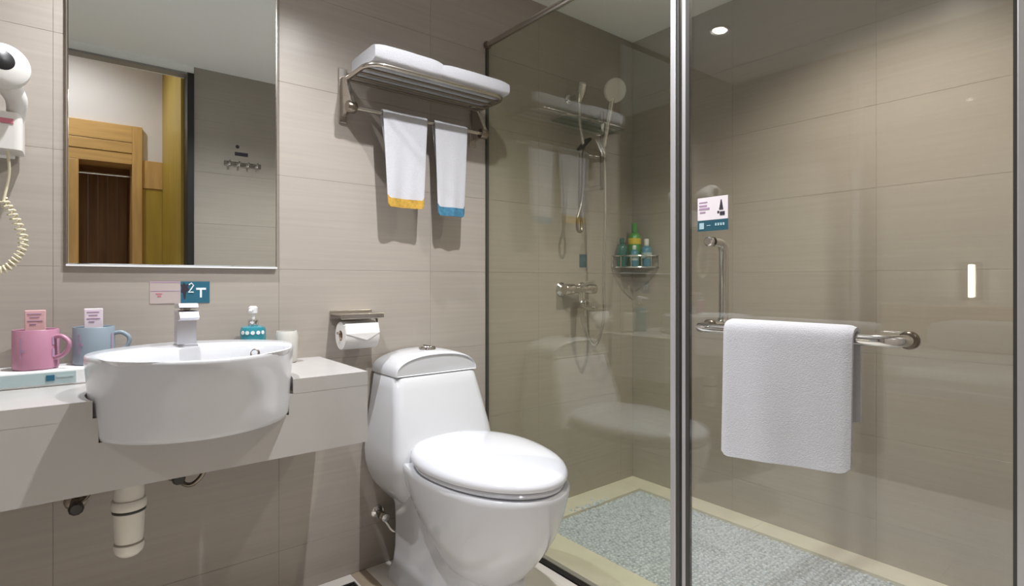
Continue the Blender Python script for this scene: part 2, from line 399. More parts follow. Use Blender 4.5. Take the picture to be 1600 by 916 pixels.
# ------------------------------------------------------------------ vanity counter and basin
CX, CY = 0.240, 1.556
t = thing('vanity_counter', 'wall-hung pale stone vanity counter with a deep front apron', 'counter', (0.05, 1.67, 0.58))
def ell(a, rx, rf, rb): return (CX + rx * math.cos(a), CY + (rb if math.sin(a) > 0 else rf) * math.sin(a))
a0 = math.asin(-(CY - 1.477) / 0.236)
pts = [(XL, 1.477)] + [ell(PI - a0 - (PI - 2 * a0) * k / 40, 0.221, 0.236, 0.187) for k in range(41)] + [(0.655, 1.477), (0.655, YB), (XL, YB)]
obj('countertop', prism(nb(), pts, 0.742, 0.78), 'counter', t)
hl = CX - 0.198; hr = CX + 0.198
fr = [(XL, 0.58), (0.655, 0.58), (0.655, 0.742), (hr, 0.742), (hr, 0.688), (hl, 0.688), (hl, 0.742), (XL, 0.742)]
obj('apron', loft(nb(), [[(x, y, z) for x, z in fr] for y in (1.4775, 1.497)]), 'counter', t)
obj('end_panel', B(0.635, 0.655, 1.4975, YB, 0.58, 0.742), 'counter', t)
t = thing('wash_basin', 'white oval semi-recessed ceramic basin projecting from the counter', 'basin', (CX, CY, 0.69))
out = [egg(CX, CY, rx, rf, rb, z, 64, e) for rx, rf, rb, z, e in (
    (0.200, 0.185, 0.175, 0.685, 1.0), (0.210, 0.197, 0.180, 0.689, 1.0), (0.2135, 0.203, 0.183, 0.70, 1.0), (0.215, 0.212, 0.185, 0.74, 1.0), (0.2165, 0.226, 0.186, 0.78, 1.02),
    (0.219, 0.243, 0.188, 0.81, 1.05), (0.2215, 0.254, 0.190, 0.84, 1.08), (0.2235, 0.261, 0.1915, 0.862, 1.1), (0.2230, 0.2605, 0.191, 0.868, 1.1), (0.220, 0.257, 0.188, 0.871, 1.1))]
by = 1.475
out += [egg(CX, by, rx, rf, rb, z, 64) for rx, rf, rb, z in ((0.198, 0.164, 0.122, 0.870), (0.195, 0.160, 0.119, 0.866), (0.188, 0.152, 0.112, 0.845), (0.170, 0.135, 0.10, 0.79), (0.135, 0.105, 0.078, 0.745), (0.06, 0.05, 0.04, 0.732), (0.02, 0.02, 0.02, 0.730))]
obj('bowl', loft(nb(), out), 'ceramic', t, smooth=True, angle=60)
obj('drain', lathe(nb(), [(0.0, 0.0), (0.022, 0.0), (0.022, 0.004), (0.014, 0.008), (0, 0.008)], (CX, by, 0.731)), 'chrome', t, smooth=True)
ov = obj('overflow_cover', lathe(nb(), [(0.013, 0), (0.014, 0.004), (0.009, 0.006), (0.007, 0.002), (0, 0.002)], (0.376, 1.558, 0.846), (-0.5, -0.75, 0.35)), 'dark_steel', t, smooth=True)
ov['label'] = 'dark metal overflow ring'

# faucet
fx, fy = 0.226, 1.635
t = thing('faucet', 'square chrome single-lever basin faucet', 'faucet', (fx, fy, 0.870))
obj('base_plate', B(fx - 0.025, fx + 0.025, fy - 0.027, fy + 0.03, 0.870, 0.874), 'brushed_chrome', t, bevel=0.001)
obj('body', B(fx - 0.022, fx + 0.022, fy - 0.024, fy + 0.026, 0.874, 0.960), 'brushed_chrome', t, bevel=0.002)
prof = ((fy - 0.0235, 0.936), (fy - 0.062, 0.940), (fy - 0.070, 0.946), (fy - 0.058, 0.960), (fy - 0.0235, 0.963))
obj('spout', loft(nb(), [[(fx + q, y, z) for y, z in prof] for q in (-0.0215, 0.0215)]), 'brushed_chrome', t, bevel=0.001)
prof = ((fy + 0.026, 0.966), (fy - 0.045, 0.968), (fy - 0.058, 0.971), (fy - 0.046, 0.981), (fy + 0.026, 0.979))
obj('lever', loft(nb(), [[(fx + q, y, z) for y, z in prof] for q in (-0.0215, 0.0215)]), 'brushed_chrome', t, bevel=0.001)
obj('lever_stem', lathe(nb(), [(0.012, 0), (0.012, 0.008)], (fx, fy, 0.960)), 'steel', t)

# waste trap and angle valves under the counter
t = thing('waste_trap', 'off-white plastic bottle trap hanging under the basin', 'pipe', (0.104, 1.60, 0.38))
obj('tail_pipe', lathe(nb(), [(0.031, 0.515), (0.031, 0.684)], (0.104, 1.60, 0.0)), 'pvc', t, smooth=True)
obj('ring_nut', lathe(nb(), [(0.031, 0.492), (0.035, 0.494), (0.036, 0.500), (0.036, 0.512), (0.034, 0.516), (0.031, 0.517)], (0.104, 1.60, 0)), 'pvc', t, smooth=True)
obj('rubber_ring', lathe(nb(), [(0.030, 0.486), (0.0345, 0.487), (0.0345, 0.491), (0.030, 0.492)], (0.104, 1.60, 0)), 'seal', t)
obj('trap_body', lathe(nb(), [(0.020, 0.412), (0.028, 0.415), (0.030, 0.43), (0.032, 0.486), (0.028, 0.487)], (0.104, 1.60, 0)), 'pvc', t, smooth=True)
obj('trap_cap', lathe(nb(), [(0.0, 0.380), (0.020, 0.382), (0.028, 0.390), (0.031, 0.400), (0.031, 0.411), (0.02, 0.413)], (0.104, 1.60, 0)), 'pvc', t, smooth=True)
obj('waste_pipe', tube(nb(), [(0.104, 1.625, 0.60), (0.085, 1.72, 0.60), (0.075, YB, 0.60)], 0.018, smooth=5), 'pvc', t, smooth=True)
def angle_valve(label, x, z, hose):
    t = thing('angle_valve', label, 'valve', (x, YB, z))
    obj('wall_flange', lathe(nb(), [(0.026, 0), (0.026, 0.004), (0.014, 0.012), (0.012, 0.012)], (x, YB, z), (0, -1, 0)), 'dark_steel', t, smooth=True)
    obj('valve_body', lathe(nb(), [(0.010, 0.008), (0.010, 0.03), (0.014, 0.032), (0.014, 0.052), (0.010, 0.055)], (x, YB, z), (0, -1, 0)), 'dark_steel', t, smooth=True)
    obj('valve_knob', lathe(nb(), [(0.008, 0.055), (0.016, 0.058), (0.017, 0.075), (0.012, 0.080), (0, 0.080)], (x, YB, z), (0, -1, 0), n=10), 'seal', t)
    obj('hose', tube(nb(), hose, 0.0065, smooth=6), 'dark_steel', t, smooth=True)
angle_valve('dark angle valve on the wall left of the waste trap', 0.005, 0.452, [(0.005, 1.832, 0.455), (0.03, 1.825, 0.475), (0.04, 1.80, 0.54), (0.045, 1.79, 0.738)])
angle_valve('dark angle valve with looped hose right of the waste trap', 0.232, 0.478, [(0.236, 1.832, 0.478), (0.25, 1.82, 0.452), (0.275, 1.81, 0.455), (0.30, 1.80, 0.50), (0.30, 1.79, 0.62), (0.29, 1.785, 0.738)])

# ------------------------------------------------------------------ things on the counter
t = thing('amenity_tray', 'long white tray with pale teal front holding the two mugs', 'tray', (-0.185, 1.80, 0.78))
obj('tray_body', B(-0.42, 0.03, 1.745, 1.866, 0.78, 0.820), 'white', t, bevel=0.004)
obj('front_band', B(-0.41, 0.005, 1.7425, 1.7455, 0.786, 0.814), 'teal_pale', t)
obj('print', B(-0.052, -0.036, 1.7405, 1.7428, 0.794, 0.808), 'teal', t)
obj('print', B(-0.032, 0.0, 1.7405, 1.7428, 0.801, 0.805), 'teal_pale', t)
def mug(label, m, x, y, z, ang, pm, plabel, marks):
    t = thing('mug', label, 'mug', (x, y, z)); r = 0.045; h = 0.098
    obj('cup', lathe(nb(), [(0.0, 0.002), (r - 0.004, 0), (r, 0.004), (r, h - 0.002), (r - 0.0015, h), (r - 0.0035, h - 0.002), (r - 0.0035, 0.008), (0, 0.006)], (x, y, z), n=40), m, t, smooth=True)
    d = Vector((math.cos(ang), math.sin(ang), 0)); c = Vector((x, y, z))
    P = [c + d * rr + Vector((0, 0, zz)) for rr, zz in ((r - 0.002, 0.078), (r + 0.016, 0.080), (r + 0.032, 0.066), (r + 0.030, 0.048), (r + 0.018, 0.034), (r - 0.002, 0.026))]
    obj('handle', tube(nb(), P, 0.0055, smooth=6), m, t, smooth=True)
    # printed strokes on the side facing the room
    for a, z0, z1, da in marks:
        bm = nb()
        seg = [(a - da, z0), (a + da, z0), (a + da, z1), (a - da, z1)]
        loft(bm, [[(x + (r + q) * math.cos(w_), y + (r + q) * math.sin(w_), z + zz) for w_, zz in seg] for q in (0.0004, 0.0012)])
        obj('print', bm, 'print_mauve', t)
    # packet standing in the mug
    k = thing('toiletry_packet', plabel, 'packet', (x, y, z + 0.008), 'toiletry packets in the mugs')
    obj('wrapper', B(x - 0.021, x + 0.019, y - 0.006, y + 0.006, z + 0.009, z + 0.145), pm, k, bevel=0.002)
    bm = nb()
    for i, (zz, wdt) in enumerate(((0.135, 0.026), (0.127, 0.018), (0.118, 0.028), (0.110, 0.012))):
        box(bm, x - 0.015 + 0.004 * (i % 2), x - 0.015 + 0.004 * (i % 2) + wdt, y - 0.0072, y - 0.0058, z + zz, z + zz + 0.0022)
    obj('print', bm, 'print_mauve', k)
f_ = -PI / 2
mug('pink ceramic mug on the tray', 'pink', -0.073, 1.797, 0.820, -0.6, 'pink_pack', 'pink toiletry packet standing in the pink mug', [(f_ - 0.62, 0.03, 0.08, 0.03), (f_ - 0.5, 0.045, 0.052, 0.06), (f_ + 0.85, 0.03, 0.05, 0.08), (f_ + 0.85, 0.06, 0.08, 0.08)])
mug('blue-grey ceramic mug on the tray beside the basin', 'bluegrey', 0.042, 1.815, 0.820, -0.25, 'white_pack', 'white toiletry packet standing in the blue-grey mug', [(f_ - 0.75, 0.03, 0.08, 0.03), (f_ - 0.62, 0.05, 0.058, 0.07), (f_ + 0.95, 0.04, 0.08, 0.06)])
x, y = 0.428, 1.80
t = thing('soap_bottle', 'teal soap dispenser bottle with a white pump behind the basin', 'bottle', (x, y, 0.78))
obj('body', lathe(nb(), [(0.0, 0.0), (0.033, 0.0), (0.036, 0.004), (0.036, 0.108), (0.033, 0.117), (0.016, 0.122), (0, 0.122)], (x, y, 0.78), n=32), 'teal_liquid', t, smooth=True)
bm = nb()
for k in range(5):
    a = f_ - 1.1 + k * 0.42
    bx, by_ = x + 0.0362 * math.cos(a), y + 0.0362 * math.sin(a)
    lathe(bm, [(0.006, 0), (0.006, 0.001), (0.0, 0.001)], (bx, by_, 0.882), (math.cos(a), math.sin(a), 0), n=10)
obj('label_print', bm, 'glyph', t)
obj('collar', lathe(nb(), [(0.014, 0.12), (0.015, 0.122), (0.015, 0.138), (0.008, 0.142), (0.006, 0.142)], (x, y, 0.78), n=20), 'chrome', t, smooth=True)
obj('pump', lathe(nb(), [(0.005, 0.14), (0.005, 0.158), (0.012, 0.160), (0.013, 0.176), (0.008, 0.181), (0, 0.181)], (x, y, 0.78), n=20), 'white', t, smooth=True)
obj('nozzle', tube(nb(), [(x, y, 0.950), (x - 0.012, y - 0.022, 0.950), (x - 0.016, y - 0.032, 0.945)], 0.0045), 'white', t, smooth=True)
x, y = 0.527, 1.80
tag(obj('cup', lathe(nb(), [(0.0, 0.0), (0.026, 0.0), (0.031, 0.006), (0.034, 0.085), (0.030, 0.100), (0.027, 0.100), (0.029, 0.085), (0.024, 0.012), (0, 0.010)], (x, y, 0.78), n=28), 'cream_plastic', smooth=True), 'small white cup behind the right end of the basin', 'cup')

# wall notice below the mirror
t = thing('wall_notice', 'small pink and teal notice stuck to the tiles under the mirror', 'notice', (0.245, YB, 0.975))
obj('pink_panel', B(0.170, 0.246, YB - 0.0015, YB - 0.0002, 0.972, 1.036), 'sign_pink', t)
obj('teal_panel', B(0.246, 0.322, YB - 0.0015, YB - 0.0002, 0.972, 1.036), 'teal', t)
bm = nb(); box(bm, 0.172, 0.246, YB - 0.0022, YB - 0.0014, 1.033, 1.035); box(bm, 0.172, 0.246, YB - 0.0022, YB - 0.0014, 1.008, 1.0095)
obj('rule', bm, 'print_mauve', t)
bm = nb(); box(bm, 0.184, 0.200, YB - 0.0022, YB - 0.0014, 0.999, 1.002); box(bm, 0.188, 0.197, YB - 0.0022, YB - 0.0014, 0.991, 0.996)
obj('red_mark', bm, 'print_red', t)
bm = nb(); box(bm, 0.286, 0.312, YB - 0.0022, YB - 0.0014, 1.011, 1.017); box(bm, 0.296, 0.301, YB - 0.0022, YB - 0.0014, 0.988, 1.011)
tube(bm, [(0.267, YB - 0.002, 1.026), (0.274, YB - 0.002, 1.031), (0.279, YB - 0.002, 1.024), (0.272, YB - 0.002, 1.012), (0.266, YB - 0.002, 1.004), (0.279, YB - 0.002, 1.004)], 0.0018, n=6)
obj('white_mark', bm, 'glyph', t)
bm = nb(); loft(bm, [[(x, YB - d, z) for x, z in ((0.247, 1.006), (0.252, 1.002), (0.2545, 0.984), (0.258, 0.984), (0.260, 1.004), (0.268, 1.012), (0.264, 1.020), (0.268, 1.029), (0.260, 1.026), (0.254, 1.033), (0.250, 1.026), (0.245, 1.028), (0.249, 1.018))] for d in (0.0022, 0.0014)])
obj('dark_mark', bm, 'print_dark', t)

# ------------------------------------------------------------------ hair dryer on the wall
t = thing('hair_dryer', 'white hair dryer with black intake and coiled cord at the left edge', 'hair dryer', (-0.135, YB, 1.34))
dc = Vector((-0.135, 1.745, 1.535)); da = Vector((0.35, -0.9, 0.05)).normalized()
obj('barrel', lathe(nb(), [(0.030, -0.10), (0.040, -0.08), (0.050, -0.02), (0.052, 0.02), (0.047, 0.035), (0.036, 0.041), (0.0, 0.042)], dc, da, n=36), 'cream_plastic', t, smooth=True)
obj('intake', lathe(nb(), [(0.028, 0.030), (0.028, 0.040), (0.022, 0.045), (0, 0.047)], dc + Vector((-0.008, 0, 0.006)), da, n=36), 'black', t, smooth=True)
hp = smoothpath([(-0.125, 1.745, 1.505), (-0.108, 1.765, 1.475), (-0.108, 1.785, 1.445), (-0.116, 1.795, 1.41)], 6)
obj('grip', tube(nb(), hp, [0.024 - 0.008 * i / (len(hp) - 1) for i in range(len(hp))], n=16), 'cream_plastic', t, smooth=True)
bm = loft(nb(), [rrect(-0.265, -0.096, 1.765, 1.862, z, 0.016, 0.01) for z in (1.352, 1.358, 1.430, 1.440)])
obj('holder', bm, 'cream_plastic', t, smooth=True)
obj('wall_plate', B(-0.25, -0.115, 1.858, YB, 1.345, 1.455), 'white', t, bevel=0.003)
bm = nb(); box(bm, -0.165, -0.112, 1.7635, 1.7655, 1.412, 1.424)
obj('print', bm, 'print_red', t)
P = [(-0.125, 1.80, 1.352), (-0.122, 1.80, 1.30), (-0.132, 1.80, 1.23)]
obj('cord', tube(nb(), P, 0.003, n=8, smooth=6), 'cord', t, smooth=True)
cen = smoothpath([(-0.134, 1.80, 1.235), (-0.112, 1.80, 1.19), (-0.096, 1.80, 1.135), (-0.110, 1.80, 1.09), (-0.14, 1.80, 1.062), (-0.185, 1.80, 1.09), (-0.21, 1.80, 1.20), (-0.20, 1.80, 1.352)], 30)
n_ = len(cen); hel = []
for i, p in enumerate(cen):
    d = (cen[min(i + 1, n_ - 1)] - cen[max(i - 1, 0)]).normalized(); u_ = d.cross(Vector((0, 1, 0))).normalized()
    ph = i * 0.95; hel.append(p + (u_ * math.cos(ph) + Vector((0, 1, 0)) * math.sin(ph)) * 0.0085)
obj('coiled_cord', tube(nb(), hel, 0.0025, n=6), 'cord', t, smooth=True)

# ------------------------------------------------------------------ toilet paper holder and roll
t = thing('paper_holder', 'chrome toilet paper holder with flat cover on the tiles', 'holder', (0.765, YB, 0.90))
obj('cover', loft(nb(), [[(x, y, z) for x, y in ((0.690, YB), (0.690, YB - 0.105), (0.842, YB - 0.105), (0.842, YB))] for z in (0.922, 0.927)]), 'steel', t, bevel=0.001)
obj('cover_lip', B(0.690, 0.842, YB - 0.107, YB - 0.103, 0.910, 0.927), 'steel', t, bevel=0.001)
obj('mount', B(0.690, 0.842, YB - 0.006, YB, 0.905, 0.935), 'steel', t, bevel=0.001)
obj('arm', tube(nb(), [(0.836, YB - 0.003, 0.915), (0.836, YB - 0.06, 0.905), (0.836, YB - 0.068, 0.866), (0.69, YB - 0.068, 0.862)], 0.0045), 'steel', t, smooth=True)
t = thing('toilet_roll', 'white toilet paper roll with its end folded to a point', 'toilet paper', (0.762, YB - 0.068, 0.80))
obj('paper', lathe(nb(), [(0.018, 0), (0.046, 0), (0.0475, 0.002), (0.0475, 0.118), (0.046, 0.12), (0.018, 0.12), (0.018, 0)], (0.702, YB - 0.068, 0.853), (1, 0, 0), n=32, cap=False), 'paper', t, smooth=True)
obj('core', lathe(nb(), [(0.0178, 0.001), (0.0178, 0.119), (0.0165, 0.119), (0.0165, 0.001), (0.0178, 0.001)], (0.702, YB - 0.068, 0.853), (1, 0, 0), n=24, cap=False), 'card', t, smooth=True)
yf = YB - 0.068 - 0.049
bm = nb(); fl_ = [(0.703, 0.862), (0.703, 0.895), (0.821, 0.895), (0.821, 0.862), (0.775, 0.838)]
loft(bm, [[(x, yf - 0.001 + (0.012 if z > 0.88 else 0), z) for x, z in fl_], [(x, yf + 0.0005 + (0.012 if z > 0.88 else 0), z) for x, z in fl_]])
obj('folded_flap', bm, 'paper', t)

# ------------------------------------------------------------------ toilet
TX = 1.0
t = thing('toilet', 'white one-piece ceramic toilet with closed lid', 'toilet', (TX, 1.45, 0))
rings = []
for rx, yf_, yb_, z, yc in ((0.035, 1.31, 1.42, 0.125, 1.37), (0.085, 1.262, 1.46, 0.140, 1.38), (0.115, 1.225, 1.50, 0.170, 1.39), (0.138, 1.19, 1.55, 0.21, 1.395), (0.158, 1.155, 1.60, 0.255, 1.40), (0.174, 1.126, 1.65, 0.30, 1.405), (0.186, 1.102, 1.70, 0.35, 1.41),
                            (0.195, 1.086, 1.74, 0.40, 1.415), (0.200, 1.077, 1.76, 0.435, 1.417), (0.201, 1.075, 1.76, 0.448, 1.417), (0.196, 1.08, 1.75, 0.455, 1.417), (0.10, 1.2, 1.70, 0.456, 1.417)):
    rings.append(egg(TX, yc, rx, yc - yf_, yb_ - yc, z, 64, 0.92))
bm = loft(nb(), rings)
loft(bm, [rrect(TX - hw, TX + hw, yf_, 1.80, z, rf, 0.04, 8) for hw, yf_, z, rf in (
    (0.142, 1.235, 0.0, 0.115), (0.139, 1.238, 0.02, 0.113), (0.120, 1.25, 0.05, 0.105), (0.113, 1.255, 0.10, 0.10), (0.111, 1.26, 0.18, 0.10), (0.114, 1.27, 0.25, 0.10), (0.130, 1.30, 0.31, 0.10), (0.146, 1.34, 0.36, 0.10), (0.165, 1.40, 0.41, 0.10), (0.170, 1.42, 0.43, 0.10))])
tr = [rrect(TX - hw, TX + hw, yf_, YB - 0.012, z, rf, 0.03, 7) for hw, yf_, z, rf in (
    (0.10, 1.68, 0.25, 0.04), (0.135, 1.65, 0.29, 0.05), (0.168, 1.615, 0.33, 0.05), (0.186, 1.595, 0.37, 0.05), (0.196, 1.575, 0.41, 0.05), (0.199, 1.568, 0.45, 0.05), (0.1965, 1.585, 0.475, 0.045), (0.192, 1.60, 0.52, 0.038), (0.180, 1.625, 0.60, 0.033), (0.170, 1.648, 0.67, 0.032), (0.164, 1.660, 0.708, 0.032), (0.160, 1.664, 0.712, 0.03))]
loft(bm, tr)
obj('body', bm, 'ceramic', t, smooth=True, angle=50)
# tank lid: an arch across x
rings = []
for y, hw, h, zb in ((1.6665, 0.154, 0.060, 0.718), (1.6615, 0.1605, 0.066, 0.7155), (1.664, 0.162, 0.069, 0.7148), (1.672, 0.163, 0.073, 0.7148), (1.70, 0.1635, 0.076, 0.7148), (1.76, 0.164, 0.078, 0.7148), (1.83, 0.164, 0.075, 0.7148), (1.852, 0.162, 0.068, 0.7155), (1.857, 0.15, 0.05, 0.718)):
    r = [(TX - hw, y, zb)] + [(TX - hw * math.copysign(abs(math.cos(PI * k / 24)) ** 0.9, math.cos(PI * k / 24)), y, zb + 0.004 + (h - 0.004) * math.sin(PI * k / 24) ** 0.85) for k in range(25)] + [(TX + hw, y, zb)]
    rings.append(r)
obj('tank_lid', loft(nb(), rings), 'ceramic', t, smooth=True, angle=50)
bt = obj('flush_button', lathe(nb(), [(0.030, 0.784), (0.030, 0.799), (0.027, 0.803), (0, 0.804)], (TX, 1.74, 0)), 'chrome', t, smooth=True)
obj('button_split', B(TX - 0.0015, TX + 0.0015, 1.713, 1.767, 0.802, 0.8048), 'black', bt)
se = [egg(TX, 1.412, 0.194 - d, 0.328 - d, 0.235 - d, z, 56) for d, z in ((0.012, 0.456), (0.002, 0.459), (0.0, 0.466), (0.004, 0.4715), (0.02, 0.472))]
obj('seat', loft(nb(), se), 'seat_plastic', t, smooth=True, angle=50)
ld = [egg(TX, 1.415, 0.204 * k, 0.340 * k, 0.245 * k, z, 56) for k, z in ((0.95, 0.4745), (0.99, 0.477), (1.0, 0.484), (0.995, 0.492), (0.97, 0.501), (0.92, 0.508), (0.82, 0.515), (0.65, 0.521), (0.4, 0.525), (0.1, 0.527))]
obj('lid', loft(nb(), ld), 'seat_plastic', t, smooth=True, angle=50)
for s in (-1, 1):
    obj('hinge', lathe(nb(), [(0.0, -0.02), (0.012, -0.02), (0.012, 0.02), (0, 0.02)], (TX + s * 0.075, 1.655, 0.478), (1, 0, 0), n=14), 'seat_plastic', t, smooth=True)
t = thing('supply_valve', 'chrome stop valve with braided hose on the wall behind the toilet', 'valve', (0.866, YB, 0.195))
obj('wall_flange', lathe(nb(), [(0.024, 0), (0.024, 0.004), (0.012, 0.012)], (0.866, YB, 0.195), (0, -1, 0)), 'chrome', t, smooth=True)
obj('valve_body', lathe(nb(), [(0.010, 0.008), (0.010, 0.03), (0.014, 0.032), (0.014, 0.05), (0.009, 0.054)], (0.866, YB, 0.195), (0, -1, 0)), 'dark_steel', t, smooth=True)
obj('valve_knob', lathe(nb(), [(0.008, 0.054), (0.014, 0.056), (0.014, 0.07), (0, 0.072)], (0.866, YB, 0.195), (0, -1, 0), n=8), 'chrome', t)
obj('hose', tube(nb(), [(0.866, 1.835, 0.192), (0.878, 1.82, 0.170), (0.892, 1.80, 0.145), (0.915, 1.79, 0.14), (0.94, 1.78, 0.17)], 0.006, smooth=6), 'chrome', t, smooth=True)

# ------------------------------------------------------------------ towel rack, folded towels and hand towels
x0, x1, yr, zr = 0.735, 1.285, 1.640, 1.734
t = thing('towel_rack', 'brushed steel wall towel rack with slatted shelf and lower bar', 'rack', (1.0, YB, 1.59))
for x in (x0, x1 - 0.0):
    p = obj('wall_plate', B(x - 0.016, x + 0.016, YB - 0.006, YB, 1.590, 1.782), 'steel', t, bevel=0.004)
    obj('bracket', loft(nb(), [[(x - 0.008, y, z), (x + 0.008, y, z), (x + 0.008, y2, z2), (x - 0.008, y2, z2)] for (y, z, y2, z2) in ((YB - 0.006, 1.61, YB - 0.006, 1.75), (YB - 0.05, 1.615, YB - 0.04, 1.745), (YB - 0.095, 1.612, YB - 0.095, 1.645))]), 'steel', p, bevel=0.003)
    obj('bar_socket', lathe(nb(), [(0.0, -0.016), (0.018, -0.016), (0.02, -0.012), (0.02, 0.012), (0.018, 0.016), (0, 0.016)], (x, 1.79, 1.628), (1, 0, 0), n=20), 'dark_steel', p, smooth=True)
rad = 0.055
rail = [(x0, YB - 0.003, zr), (x0, yr + rad, zr)] + [(x0 + rad - rad * math.cos(a), yr + rad - rad * math.sin(a), zr) for a in (PI / 8, PI / 4, 3 * PI / 8)] + [(x0 + rad, yr, zr), (x1 - rad, yr, zr)] + [(x1 - rad + rad * math.sin(a), yr + rad - rad * math.cos(a), zr) for a in (PI / 8, PI / 4, 3 * PI / 8)] + [(x1, yr + rad, zr), (x1, YB - 0.003, zr)]
obj('outer_rail', tube(nb(), rail, 0.0085), 'steel', t, smooth=True)
for k in range(4):
    y = 1.688 + k * 0.046
    obj('shelf_bar', tube(nb(), [(x0, y, zr - 0.004), (x1, y, zr - 0.004)], 0.0045), 'dark_steel', t, smooth=True)
obj('towel_bar', tube(nb(), [(x0 + 0.012, 1.79, 1.628), (x1 + 0.02, 1.79, 1.628)], 0.0075), 'steel', t, smooth=True)
def folded_towel(label, xa, xb, ya, yb, z0, h):
    t = thing('bath_towel', label, 'towel', ((xa + xb) / 2, (ya + yb) / 2, z0), 'folded bath towels on the rack')
    n = 1
    for k in range(n):   # folded layers
        rings = []; za = z0 + h * k / n; zb = z0 + h * (k + 1) / n
        for i in range(15):
            u = i / 14; x = xa + (xb - xa) * u
            e = 0.012 * (abs(2 * u - 1) ** 6); sag = 0.0022 * math.sin(u * 5 + k) + 0.0008 * math.sin(u * 17)
            ring = []
            for j in range(28):
                a = 2 * PI * j / 28; c, s = math.cos(a), math.sin(a)
                yy = (ya + yb) / 2 + (yb - ya - e - 0.006 * (k == 1)) / 2 * math.copysign(abs(c) ** 0.28, c)
                zz = (za + zb) / 2 + ((zb - za) / 2 - e * 0.5) * math.copysign(abs(s) ** 0.38, s) + (sag if za > z0 else sag * 0.3)
                ring.append((x, yy, zz))
            rings.append(ring)
        obj('fold', loft(nb(), rings), 'towel', t, smooth=True, angle=70)
folded_towel('folded white bath towel on the left half of the rack', 0.752, 1.005, 1.632, 1.835, 1.744, 0.062)
folded_towel('folded white bath towel on the right half of the rack', 1.000, 1.300, 1.632, 1.835, 1.744, 0.056)
def drape(axis, a0, a1, bar, zt, rbar, zf, zbk, th, amp, seed, sgn=-1, split=None, taper=0.0, nw=26, slope=0.0, lean=0.010, backtaper=0.0):
    """cloth over a horizontal bar. axis 'x': bar along x at y=bar, front towards -y; axis 'y': bar along y at x=bar, front towards -x.
    split = (from s, to s): only that stretch of the front fall (0 at the bar, 1 at the hem)"""
    rnd = random.Random(seed); ph = [rnd.uniform(0, 6) for _ in range(4)]
    rings = []
    for i in range(nw + 1):
        u = i / nw; path = []
        ns = 18; zf_u = zf + slope * (0.5 - u) + 0.012 * max(0.0, (abs(2 * u - 1) - 0.86) / 0.14) ** 2; zb_u = zbk + slope * (0.5 - u)
        s0, s1 = split if split else (0, 1)
        for k in range(ns + 1):      # front, from hem up
            s = s1 - (s1 - s0) * k / ns
            wv = amp * s * (math.sin(u * 7 + ph[0]) + 0.5 * math.sin(u * 15 + ph[1] + s * 2))
            path.append((-(rbar + th / 2 + 0.001) - wv * 0.5 - lean * s, zt - (zt - zf_u) * s, s))
        if not split:
            for k in range(1, 8):
                a = PI * k / 8; path.append((-(rbar + th / 2 + 0.001) * math.cos(a), zt + (rbar + th / 2 + 0.001) * math.sin(a), 0))
            for k in range(0, 11):
                s = k / 10; path.append(((rbar + th / 2 + 0.001) + 0.001 * s, zt - (zt - zb_u) * s, s + 10))
        # offset both sides of the path
        L, Rr = [], []
        e_ = min(1.0, min(u, 1 - u) * nw / 1.2); tt = th * (0.45 + 0.55 * e_)
        for k, (d, z, s) in enumerate(path):
            pa, pb = path[max(k - 1, 0)], path[min(k + 1, len(path) - 1)]
            td, tz = pb[0] - pa[0], pb[1] - pa[1]; ln = math.hypot(td, tz) or 1
            nd, nz = -tz / ln, td / ln
            m_ = tt / 2
            w_ = a0 + (a1 - a0) * u; mid = (a0 + a1) / 2; w_ = mid + (w_ - mid) * (1 - (taper * s if s < 5 else (taper + backtaper) * (s - 10)))
            for lst, q in ((L, 1), (Rr, -1)):
                dd, zz = d + q * nd * m_, z + q * nz * m_
                lst.append((w_, bar + dd, zz) if axis == 'x' else (bar + dd, w_, zz))
        rings.append(L + Rr[::-1])
    return loft(nb(), rings)
def hand_towel(label, xa, xb, zf, hm, hlabel, seed):
    t = thing('hand_towel', label, 'towel', ((xa + xb) / 2, 1.79, zf), 'hand towels on the rack bar')
    obj('cloth', drape('x', xa, xb, 1.79, 1.629, 0.0075, zf, zf + 0.06, 0.006, 0.007, seed, taper=0.2, lean=0.0, backtaper=0.3), 'towel', t, smooth=True, angle=60)
    h = obj('hem_trim', drape('x', xa, xb, 1.79, 1.629, 0.0075, zf, zf, 0.0085, 0.007, seed, split=(0.905, 1.0), taper=0.2, lean=0.0), hm, t, smooth=True, angle=60)
    h['label'] = hlabel
hand_towel('white hand towel with yellow hem hanging from the rack bar', 0.846, 1.022, 1.300, 'towel_yellow', 'yellow hem', 3)
hand_towel('white hand towel with blue hem hanging from the rack bar', 1.055, 1.200, 1.285, 'towel_blue', 'blue hem', 5)

# ------------------------------------------------------------------ shower enclosure
GZ0, GZ1 = 0.012, 2.015
t = thing('glass_screen', 'fixed clear glass shower screen beside the toilet', 'glass panel', (XG, 1.40, 0))
obj('glass', B(XG - 0.005, XG + 0.005, 0.948, YB, GZ0, GZ1), 'screen_glass', t)
obj('edge_profile', B(XG - 0.012, XG + 0.012, 0.934, 0.952, GZ0, GZ1), 'alu', t, bevel=0.002)
obj('seal_strip', B(XG - 0.008, XG + 0.008, 0.924, 0.9335, GZ0, GZ1), 'seal', t)
obj('wall_seal', B(XG - 0.007, XG + 0.007, YB - 0.006, YB, GZ0, GZ1), 'seal', t)
t = thing('stay_bar', 'round steel stay bar along the top of the shower glass', 'rail', (XG, 1.0, 2.03))
obj('bar', tube(nb(), [(XG, YB, 2.030), (XG, YF, 2.030)], 0.012), 'steel', t, smooth=True)
obj('wall_flange', lathe(nb(), [(0.017, 0.0), (0.017, 0.012), (0.014, 0.02), (0.012, 0.02)], (XG, YB, 2.030), (0, -1, 0)), 'dark_steel', t, smooth=True)
